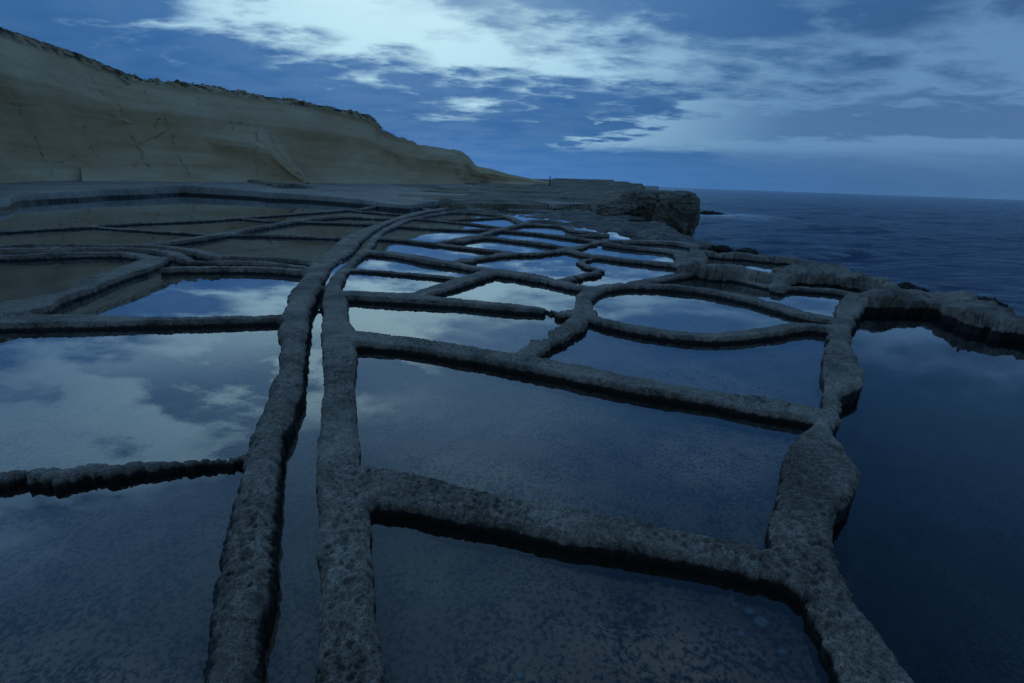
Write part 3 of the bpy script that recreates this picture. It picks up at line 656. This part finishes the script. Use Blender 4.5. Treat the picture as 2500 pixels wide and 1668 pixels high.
# ------------------------------------------------------------------ cliffs
def shelf_z(r): return .15 + max(r - 22, 0) * .020
def ground(px, py):
    a, b, c = ray(px, py); h = math.hypot(a, b); r = 20.0
    while r < 90 and EYE + c / h * r > shelf_z(r): r += .25
    return r
def interp_pts(L, n):
    L = np.array(L, float); s = np.concatenate([[0], np.cumsum(np.abs(np.diff(L[:, 0])) + .3 * np.abs(np.diff(L[:, 1])))]); q = np.linspace(0, s[-1], n)
    return np.stack([np.interp(q, s, L[:, i]) for i in range(L.shape[1])], 1)
CRACKS = [(1.6,[(86,332),(90,352),(97,370),(101,385),(118,412),(130,428)]),(1.4,[(130,402),(150,395),(186,375)]),
 (1.3,[(288,252),(296,280),(310,310),(325,342),(330,352)]),(1.5,[(330,352),(345,370),(352,392),(362,412),(370,418)]),(1.2,[(340,350),(375,340),(400,325),(412,315)]),
 (1.6,[(398,262),(398,285),(410,312),(422,345),(435,382),(455,410),(466,432)]),(1.3,[(630,306),(626,340),(622,380),(626,410),(628,438)]),(1.5,[(655,325),(672,362),(700,400),(725,420),(740,440)]),
 (1.2,[(218,178),(222,192),(230,204)]),(1.8,[(232,215),(248,228),(258,235)]),(1.0,[(206,300),(206,330),(225,365),(238,385)]),(1.0,[(355,220),(360,240),(361,258)]),(1.0,[(485,238),(488,265)]),(1.0,[(440,232),(448,255)]),
 (1.0,[(335,395),(325,420),(318,432)]),(.9,[(392,290),(380,305),(372,318)]),(1.0,[(560,300),(570,320)]),(1.2,[(1098,374),(1103,385),(1110,396)]),(.9,[(30,255),(48,260),(52,285)])]
def crack_d(px, py):
    d = np.full(px.shape, 99.0)
    wx = px + fbm(px, py, 12, 4, 200, .65) * 9; wy = py + fbm(px, py, 12, 4, 210, .65) * 6
    for w, L in CRACKS:
        for (a, b), (c, e) in zip(L[:-1], L[1:]):
            t = np.clip(((wx - a) * (c - a) + (wy - b) * (e - b)) / ((c - a) ** 2 + (e - b) ** 2), 0, 1)
            d = np.minimum(d, np.hypot(wx - a - t * (c - a), wy - b - t * (e - b)) / (w * .55))
    return d
def cliff_material():
    m, t, out = mat('cliff_limestone')
    P = t.new('NewGeometry').outputs['Position']
    a = t.noise(P, .22, 5, .55); b = t.noise(P, 1.6, 6, .6); mp_ = t.new('Mapping'); t.l.new(P, mp_.inputs[0]); mp_.inputs['Scale'].default_value = (.25, .25, 2.4)
    c = t.noise(mp_.outputs[0], .9, 6, .65, .6)
    f = t.m('ADD', t.m('MULTIPLY', a, .5), t.m('ADD', t.m('MULTIPLY', b, .15), t.m('MULTIPLY', c, .4)))
    col = t.ramp(f, [(.36, (.48, .33, .18)), (.54, (.64, .475, .29)), (.72, (.75, .60, .40))])
    at = t.new('Attribute'); at.attribute_name = 'crack'; cr = at.outputs['Fac']
    col = t.mix(t.m('MULTIPLY', cr, .55), col, (.13, .085, .05))
    at2 = t.new('Attribute'); at2.attribute_name = 'crust'
    col = t.mix(t.m('MULTIPLY', at2.outputs['Fac'], t.mr(b, .35, .62)), col, (.05, .042, .026))
    bs = t.new('BsdfPrincipled'); t.put(bs.inputs['Base Color'], col); bs.inputs['Roughness'].default_value = .95; bs.inputs['Specular IOR Level'].default_value = .15
    bp = t.new('Bump'); bp.inputs['Strength'].default_value = .55; bp.inputs['Distance'].default_value = .25
    t.l.new(t.m('ADD', c, t.m('MULTIPLY', b, .5)), bp.inputs['Height']); t.l.new(bp.outputs[0], bs.inputs['Normal'])
    t.l.new(bs.outputs[0], out.inputs[0]); return m
M_CLIFF = cliff_material()
def cliff(name, base, crest, prof, ncol, nrow, seed, fold, back, rima=1.0):
    B = interp_pts(base, ncol); C = interp_pts(crest, ncol)
    PB = np.array([far(x, y, D) for x, y, D in B]); PC = np.array([far(x, y, D) for x, y, D in C])
    t = np.linspace(0, 1, nrow); pr = np.array(prof); h = np.interp(t, pr[:, 0], pr[:, 1])
    for _ in range(3): h[1:-1] = (h[:-2] + 2 * h[1:-1] + h[2:]) / 4
    G = np.zeros((nrow + 14, ncol, 3))
    run = PC[:, :2] - PB[:, :2]; L = np.hypot(run[:, 0], run[:, 1]); nrm = run / np.maximum(L, 1e-6)[:, None]
    s = np.concatenate([[0], np.cumsum(np.hypot(*np.diff(PB[:, :2], axis=0).T))])
    Sg, Tg = np.meshgrid(s, t); hgt = (PC[:, 2] - PB[:, 2])
    # sweeping scoops and buttresses
    f = fbm(Sg + Tg * 6, Tg * 3.2 + Sg * .05, 9, 3, seed) * fold + fbm(Sg, Tg * 5, 2.4, 3, seed + 5) * fold * .16 - np.abs(fbm(Sg + Tg * 9, Tg * 2, 13, 2, seed + 9)) * fold * np.clip(Tg * 3 - .35, 0, 1)
    f *= np.clip(Tg * 6, 0, 1) * np.clip((1 - Tg) * 5, 0, 1) * np.clip(hgt / 4, .1, 1)[None]
    hx = h[:, None] * L[None] + f
    G[:nrow, :, 0] = PB[None, :, 0] + nrm[None, :, 0] * hx; G[:nrow, :, 1] = PB[None, :, 1] + nrm[None, :, 1] * hx
    G[:nrow, :, 2] = PB[None, :, 2] + hgt[None] * Tg - np.clip(.06 - Tg, 0, 1) * 6
    for k in range(14):
        u = (k + 1) / 14 * back
        G[nrow + k, :, 0] = PC[:, 0] + nrm[:, 0] * u; G[nrow + k, :, 1] = PC[:, 1] + nrm[:, 1] * u; G[nrow + k, :, 2] = PC[:, 2] + (.10 * u - .010 * u * u) * np.clip(hgt / 6, 0, 1) - np.clip(1 - hgt / 3, 0, 1) * .25 * u
    # rough crest
    rim = np.zeros((nrow + 14, ncol)); rim[:nrow] = np.clip((Tg - .90) / .06, 0, 1); rim[nrow:] = np.linspace(1, .4, 14)[:, None]
    rimw = rim * np.clip(hgt / 5 - .6, 0, 1)[None]
    ss = np.broadcast_to(s, rim.shape); tt = np.broadcast_to(np.arange(nrow + 14)[:, None] * .2, rim.shape)
    G[..., 2] += rima * rimw * (fbm(ss, tt, .9, 3, seed + 20, .6) * .8 + fbm(ss, tt * 3, .35, 2, seed + 25) * .5)
    px, py = pix(G); cd = crack_d(px, py)
    cr = np.clip(1.5 - cd, 0, 1) * np.clip(fbm(px, py, 14, 3, 300) * 4 + .55, 0, 1)
    G[:nrow, :, :2] += (nrm[None] * (np.clip(2.2 - cd, 0, 1.4)[:nrow] * .07)[..., None])
    V = G.reshape(-1, 3); o = mesh_obj(name, V, quads(nrow + 14, ncol), M_CLIFF)
    for nm, A in (('crack', cr), ('crust', rimw)):
        at = o.data.attributes.new(nm, 'FLOAT', 'POINT'); at.data.foreach_set('value', A.astype(np.float32).ravel())
    return o, PC, nrm, hgt
def bD(L, add=0): return [(x, y, ground(x, y) + add) for x, y in L]
nb = bD([(-700,500),(-300,470),(-120,455),(0,449),(120,443),(300,441),(450,442),(600,445),(745,449)], -.6)
nbD = {x: D for x, y, D in nb}
def dcrest(x, extra): return np.interp(x, [b[0] for b in nb], [b[2] for b in nb]) + extra
ncrest = [(x, y, dcrest(x, e)) for x, y, e in [(-700,-60,13),(-300,0,12),(-120,40,11.5),(0,67,11),(77,94,10.5),(207,138,10),(295,176,9.5),(306,188,9.3),(345,218,9),(406,237,8.5),(460,264,7.5),(555,291,6.5),(632,306,5.5),(659,325,5),(689,371,3.5),(728,421,1.5),(752,446,.5)]]
o1, pc1, nm1, hg1 = cliff('near_cliff', nb, ncrest, [(0,0),(.03,.18),(.08,.34),(.17,.46),(.32,.55),(.46,.575),(.57,.54),(.65,.56),(.73,.68),(.85,.84),(1,1)], 480, 190, 400, 2.3, 16, .15)
tag(o1, kind='structure'); o1.name = 'cliff'
fb = bD([(200,446),(420,446),(600,447),(750,449),(850,450),(1000,451),(1100,451),(1180,449)], 0) + [(1250,449,60),(1320,450,61),(1365,453,61)]
def dc2(x, e): return np.interp(x, [b[0] for b in fb], [b[2] for b in fb]) + e
fcrest = [(x, y, dc2(x, e)) for x, y, e in [(150,175,16),(310,191,15),(383,203,15),(475,209,14),(574,226,14),(708,247,13),(804,264,13),(896,283,12),(915,295,11.5),(930,318,11),(965,335,10),(1007,345,9.5),(1018,354,9),(1064,360,9),(1125,369,8),(1145,383,7.5),(1164,406,7),(1202,413,6),(1240,425,5),(1298,436.5,4),(1336,443,3),(1370,449,2)]]
o2, pc2, nm2, hg2 = cliff('cliff', fb, fcrest, [(0,0),(.05,.20),(.12,.36),(.28,.50),(.5,.57),(.62,.57),(.72,.64),(.88,.80),(.93,.80),(1,1)], 420, 150, 500, 2.6, 16, .7)
tag(o2, kind='structure')

# ------------------------------------------------------------------ rocks: noisy lumps
def lump(name, c, size, m, seed, sub=4, amp=.28, freq=1.2, flat=0.0, rotz=0.0, square=0.0, strata=False):
    bm = bmesh.new(); bmesh.ops.create_icosphere(bm, subdivisions=sub, radius=1)
    V = np.array([v.co for v in bm.verts]); F = np.array([[v.index for v in f.verts] for f in bm.faces]); bm.free()
    if square: V = np.sign(V) * np.abs(V) ** (1 - square)
    n = fbm(V[:, 0] * 2 + V[:, 2] * 1.3 + seed, V[:, 1] * 2 - V[:, 2] * 1.7 + seed * .7, 1 / freq, 4, seed, .55)
    n2 = -np.abs(fbm(V[:, 0] * 3 + V[:, 2] + seed, V[:, 1] * 3 + V[:, 2] * 2, .9 / freq, 3, seed + 50))
    V = V * (1 + amp * n * 1.6 + amp * .8 * n2)[:, None]
    if strata:
        zz_ = V[:, 2] * 5 + fbm(V[:, 0] + seed, V[:, 1], 1.0, 2, seed + 70) * 2.5; k_ = np.floor(zz_); V[:, :2] *= (1 + .05 * (_h(k_, k_ * 0, seed) - .5) - .05 * np.exp(-((zz_ - k_) / .12) ** 2) + .05 * fbm(V[:, 0] * 4 + V[:, 1] * 4, V[:, 2] * 4, .5, 3, seed + 80))[:, None]
    if flat: V[:, 2] = np.where(V[:, 2] > flat, flat + (V[:, 2] - flat) * .35, V[:, 2])
    ca, sa = math.cos(rotz), math.sin(rotz); V = V * np.array(size); V[:, :2] = V[:, :2] @ np.array([[ca, sa], [-sa, ca]])
    return mesh_obj(name, V + np.array(c), F, m)
# headland boulders: pixel of centre, distance, size
def boulder(px, py, D, sz, seed, lab_, rot=0.0, sq=.35):
    c = far(px, py, D); az_ = math.atan2(c[0], c[1])
    o = lump('headland_boulder', c, sz, M_SEAROCK, seed, 6, .17, .8, .8, rot - az_, sq, True); tag(o, lab_, 'boulder', 'boulders ending the headland'); return o
boulder(1580, 522, 29.8, (1.7, 2.8, 1.5), 11, 'broad brown sloping rock mass forming the headland shoulder', -.25, .25)
boulder(1643, 527, 28.4, (1.38, 2.2, 1.52), 23, 'big rounded boulder at the tip of the headland above the sea', .1, .12)
boulder(1535, 522, 29.0, (1.6, 2.2, .9), 37, 'low sloping rock at the landward side of the headland shoulder', -.4, .2)
# rocks awash
for i, (px, py, s, L) in enumerate([(1731,523,(1.0,.6,.34),'black rock awash in foam just off the headland'),(1755,525,(.8,.45,.22),'smaller black rock awash in foam, farther from the headland')]):
    x, y = on(px, py, SEA_Z); tag(lump('sea_rock', (x, y, SEA_Z + .05), s, M_BLACK, 60 + i, 4, .4, 1.6), L, 'rock', 'rocks awash off the headland')
for i, (px, py, s, L) in enumerate([(1760,608,(.5,.3,.22),'dark jagged rock at the water edge near the headland foot'),(1820,616,(.45,.3,.2),'dark jagged rock on the outer rim beside the sea'),(2205,700,(.35,.25,.16),'dark seaweed-rough rock at the right end of the hump-backed block'),(2250,708,(.3,.2,.12),'small rough dark rock behind the large sea-edge block'),(2400,740,(.4,.25,.2),'rough dark rock on top of the large sea-edge block at the right edge')]):
    x, y = on(px, py, -.05); s = tuple(q_ * .65 for q_ in s); tag(lump('shore_rock', (x, y, -.1), s, M_BLACK, 70 + i, 4, .45, 1.8), L, 'rock', 'dark rocks along the sea edge')
# crumbled pieces of the broken ridges
RUB = [(1330,760,.05),(1340,763,.04),(1349,761,.05),(1356,766,.06),(1362,770,.05),(1345,768,.035),(1310,838,.07),(1322,846,.06),(1335,836,.05),(1346,843,.06),(1300,850,.06),(1352,822,.05),(1368,803,.07),(1390,787,.06),(1330,829,.035)]
for i, (px, py, s) in enumerate(RUB):
    x, y = on(px, py, -.06); gap = i < 6
    tag(lump('rubble_stone', (x, y, WATER_Z + s * .12), (s, s * .8, s * .55), M_RIDGE, 90 + i, 3, .4, 1.4, 0, i), 'small dark stone lying in the gap at the broken end of the third ridge' if gap else 'crumbled stone lying along the broken ridge below the oval pan', 'stone', 'stones in the gap of the third ridge' if gap else 'crumbled stones of the broken ridge')
# pale pebbles on the floor of the foreground pan
def pebble_material():
    m, t, out = mat('pale_pebble'); P = t.new('NewGeometry').outputs['Position']
    bs = t.new('BsdfPrincipled'); t.put(bs.inputs['Base Color'], t.ramp(t.noise(P, 40, 4), [(.3, (.10, .12, .125)), (.7, (.19, .215, .22))])); bs.inputs['Roughness'].default_value = .8
    t.l.new(bs.outputs[0], out.inputs[0]); return m
M_PEB = pebble_material()
PEB = [(1860,1518,.030,'largest pale pebble under water in the foreground pan'),(1830,1489,.022,'pale oval pebble just above the largest pebble in the foreground pan'),(1795,1472,.013,None),(1899,1462,.014,None),(1684,1518,.014,None),(1914,1589,.017,'pale pebble near the right rim at the bottom of the foreground pan'),(1811,1545,.016,None),(1236,1443,.014,None),(1254,1598,.013,None),(1271,1644,.017,None),(1505,1580,.014,None)]
for i, (px, py, s, L) in enumerate(PEB):
    x, y = on(px, py, -.15); tag(lump('pebble', (x, y, -.163 + s * .3), (s, s * .85, s * .5), M_PEB, 120 + i, 3, .12), L or 'small pale pebble dimly seen under the water of the foreground pan', 'pebble', 'pale pebbles under water')

# ------------------------------------------------------------------ post on the headland
m, t, out = mat('weathered_post'); bs = t.new('BsdfPrincipled'); t.put(bs.inputs['Base Color'], t.ramp(t.noise(t.new('NewGeometry').outputs['Position'], 6, 4), [(.3, (.02, .018, .016)), (.7, (.05, .045, .04))])); bs.inputs['Roughness'].default_value = .9; t.l.new(bs.outputs[0], out.inputs[0]); M_POST = m
pb = far(1342, 452, 57.0); pt = far(1341.5, 429, 57.0)
root = empty('post', pb - np.array((0, 0, .1)), 'thin dark upright post standing alone on the far rocks', 'post')
def prism(name, prof, n, m, parent):
    a = np.linspace(0, 2 * math.pi, n, endpoint=False); V = np.array([(r_ * math.cos(q), r_ * math.sin(q), z_) for z_, r_ in prof for q in a]); F = []
    for i in range(len(prof) - 1):
        for j in range(n): F.append((i * n + j, i * n + (j + 1) % n, (i + 1) * n + (j + 1) % n, (i + 1) * n + j))
    return mesh_obj(name, V, np.array(F), m, parent)
Hh = pt[2] - pb[2] + .1
prism('shaft', [(-.3, .07), (0, .068), (Hh * .5, .062), (Hh - .04, .055), (Hh, .03), (Hh + .002, .001)], 10, M_POST, root)
prism('footing', [(-.2, .16), (.06, .15), (.1, .11), (.101, .06)], 10, M_POST, root)

# ------------------------------------------------------------------ scrub along the cliff tops
def scrub_material():
    m, t, out = mat('cliff_top_scrub'); P = t.new('NewGeometry').outputs['Position']
    bs = t.new('BsdfPrincipled'); t.put(bs.inputs['Base Color'], t.ramp(t.noise(P, .8, 5), [(.35, (.02, .024, .012)), (.6, (.045, .05, .024)), (.75, (.06, .05, .03))])); bs.inputs['Roughness'].default_value = .95
    t.l.new(bs.outputs[0], out.inputs[0]); return m
M_SCRUB = scrub_material()
def scrub(PC, nrm, hgt, lo, n, smax, seed):
    r_ = np.random.default_rng(seed); ok = np.nonzero(hgt > lo)[0]; Vs = []; Fs = []; o_ = 0
    for _ in range(n):
        i = r_.choice(ok); u = r_.uniform(-.3, 7) ; c = PC[i] + np.array((nrm[i, 0] * u, nrm[i, 1] * u, .10 * u - .01 * u * u - .02)); s = r_.uniform(.25, 1) ** 2 * smax + .05
        for _k in range(16):
            q = c + r_.normal(0, 1, 3) * np.array((s, s, s * .35)) * .6 + np.array((0, 0, s * .2)); a = r_.normal(0, 1, 3); a /= np.linalg.norm(a); b = np.cross(a, r_.normal(0, 1, 3)); b /= np.linalg.norm(b); l = s * r_.uniform(.15, .4)
            Vs += [q + a * l, q - a * l * .5 + b * l * .5, q - a * l * .5 - b * l * .5, q + b * l * .3 + np.cross(a, b) * l * .5]; Fs += [(o_, o_ + 1, o_ + 2), (o_, o_ + 1, o_ + 3), (o_, o_ + 2, o_ + 3), (o_ + 1, o_ + 2, o_ + 3)]; o_ += 4
    return mesh_obj('scrub', np.array(Vs), np.array(Fs), M_SCRUB, smooth=False)
tag(scrub(pc1, nm1, hg1, 8.0, 1300, .11, 3), label='low dark scrub along the top of the near cliff', cat='scrub', kind='stuff')
tag(scrub(pc2, nm2, hg2, 5.5, 1800, .28, 4), label='rough dark scrub and crust along the top of the far cliff', cat='scrub', kind='stuff')
print('objects', len(bpy.data.objects), 'tris', sum(len(o.data.polygons) * 2 for o in bpy.data.objects if o.type == 'MESH'))
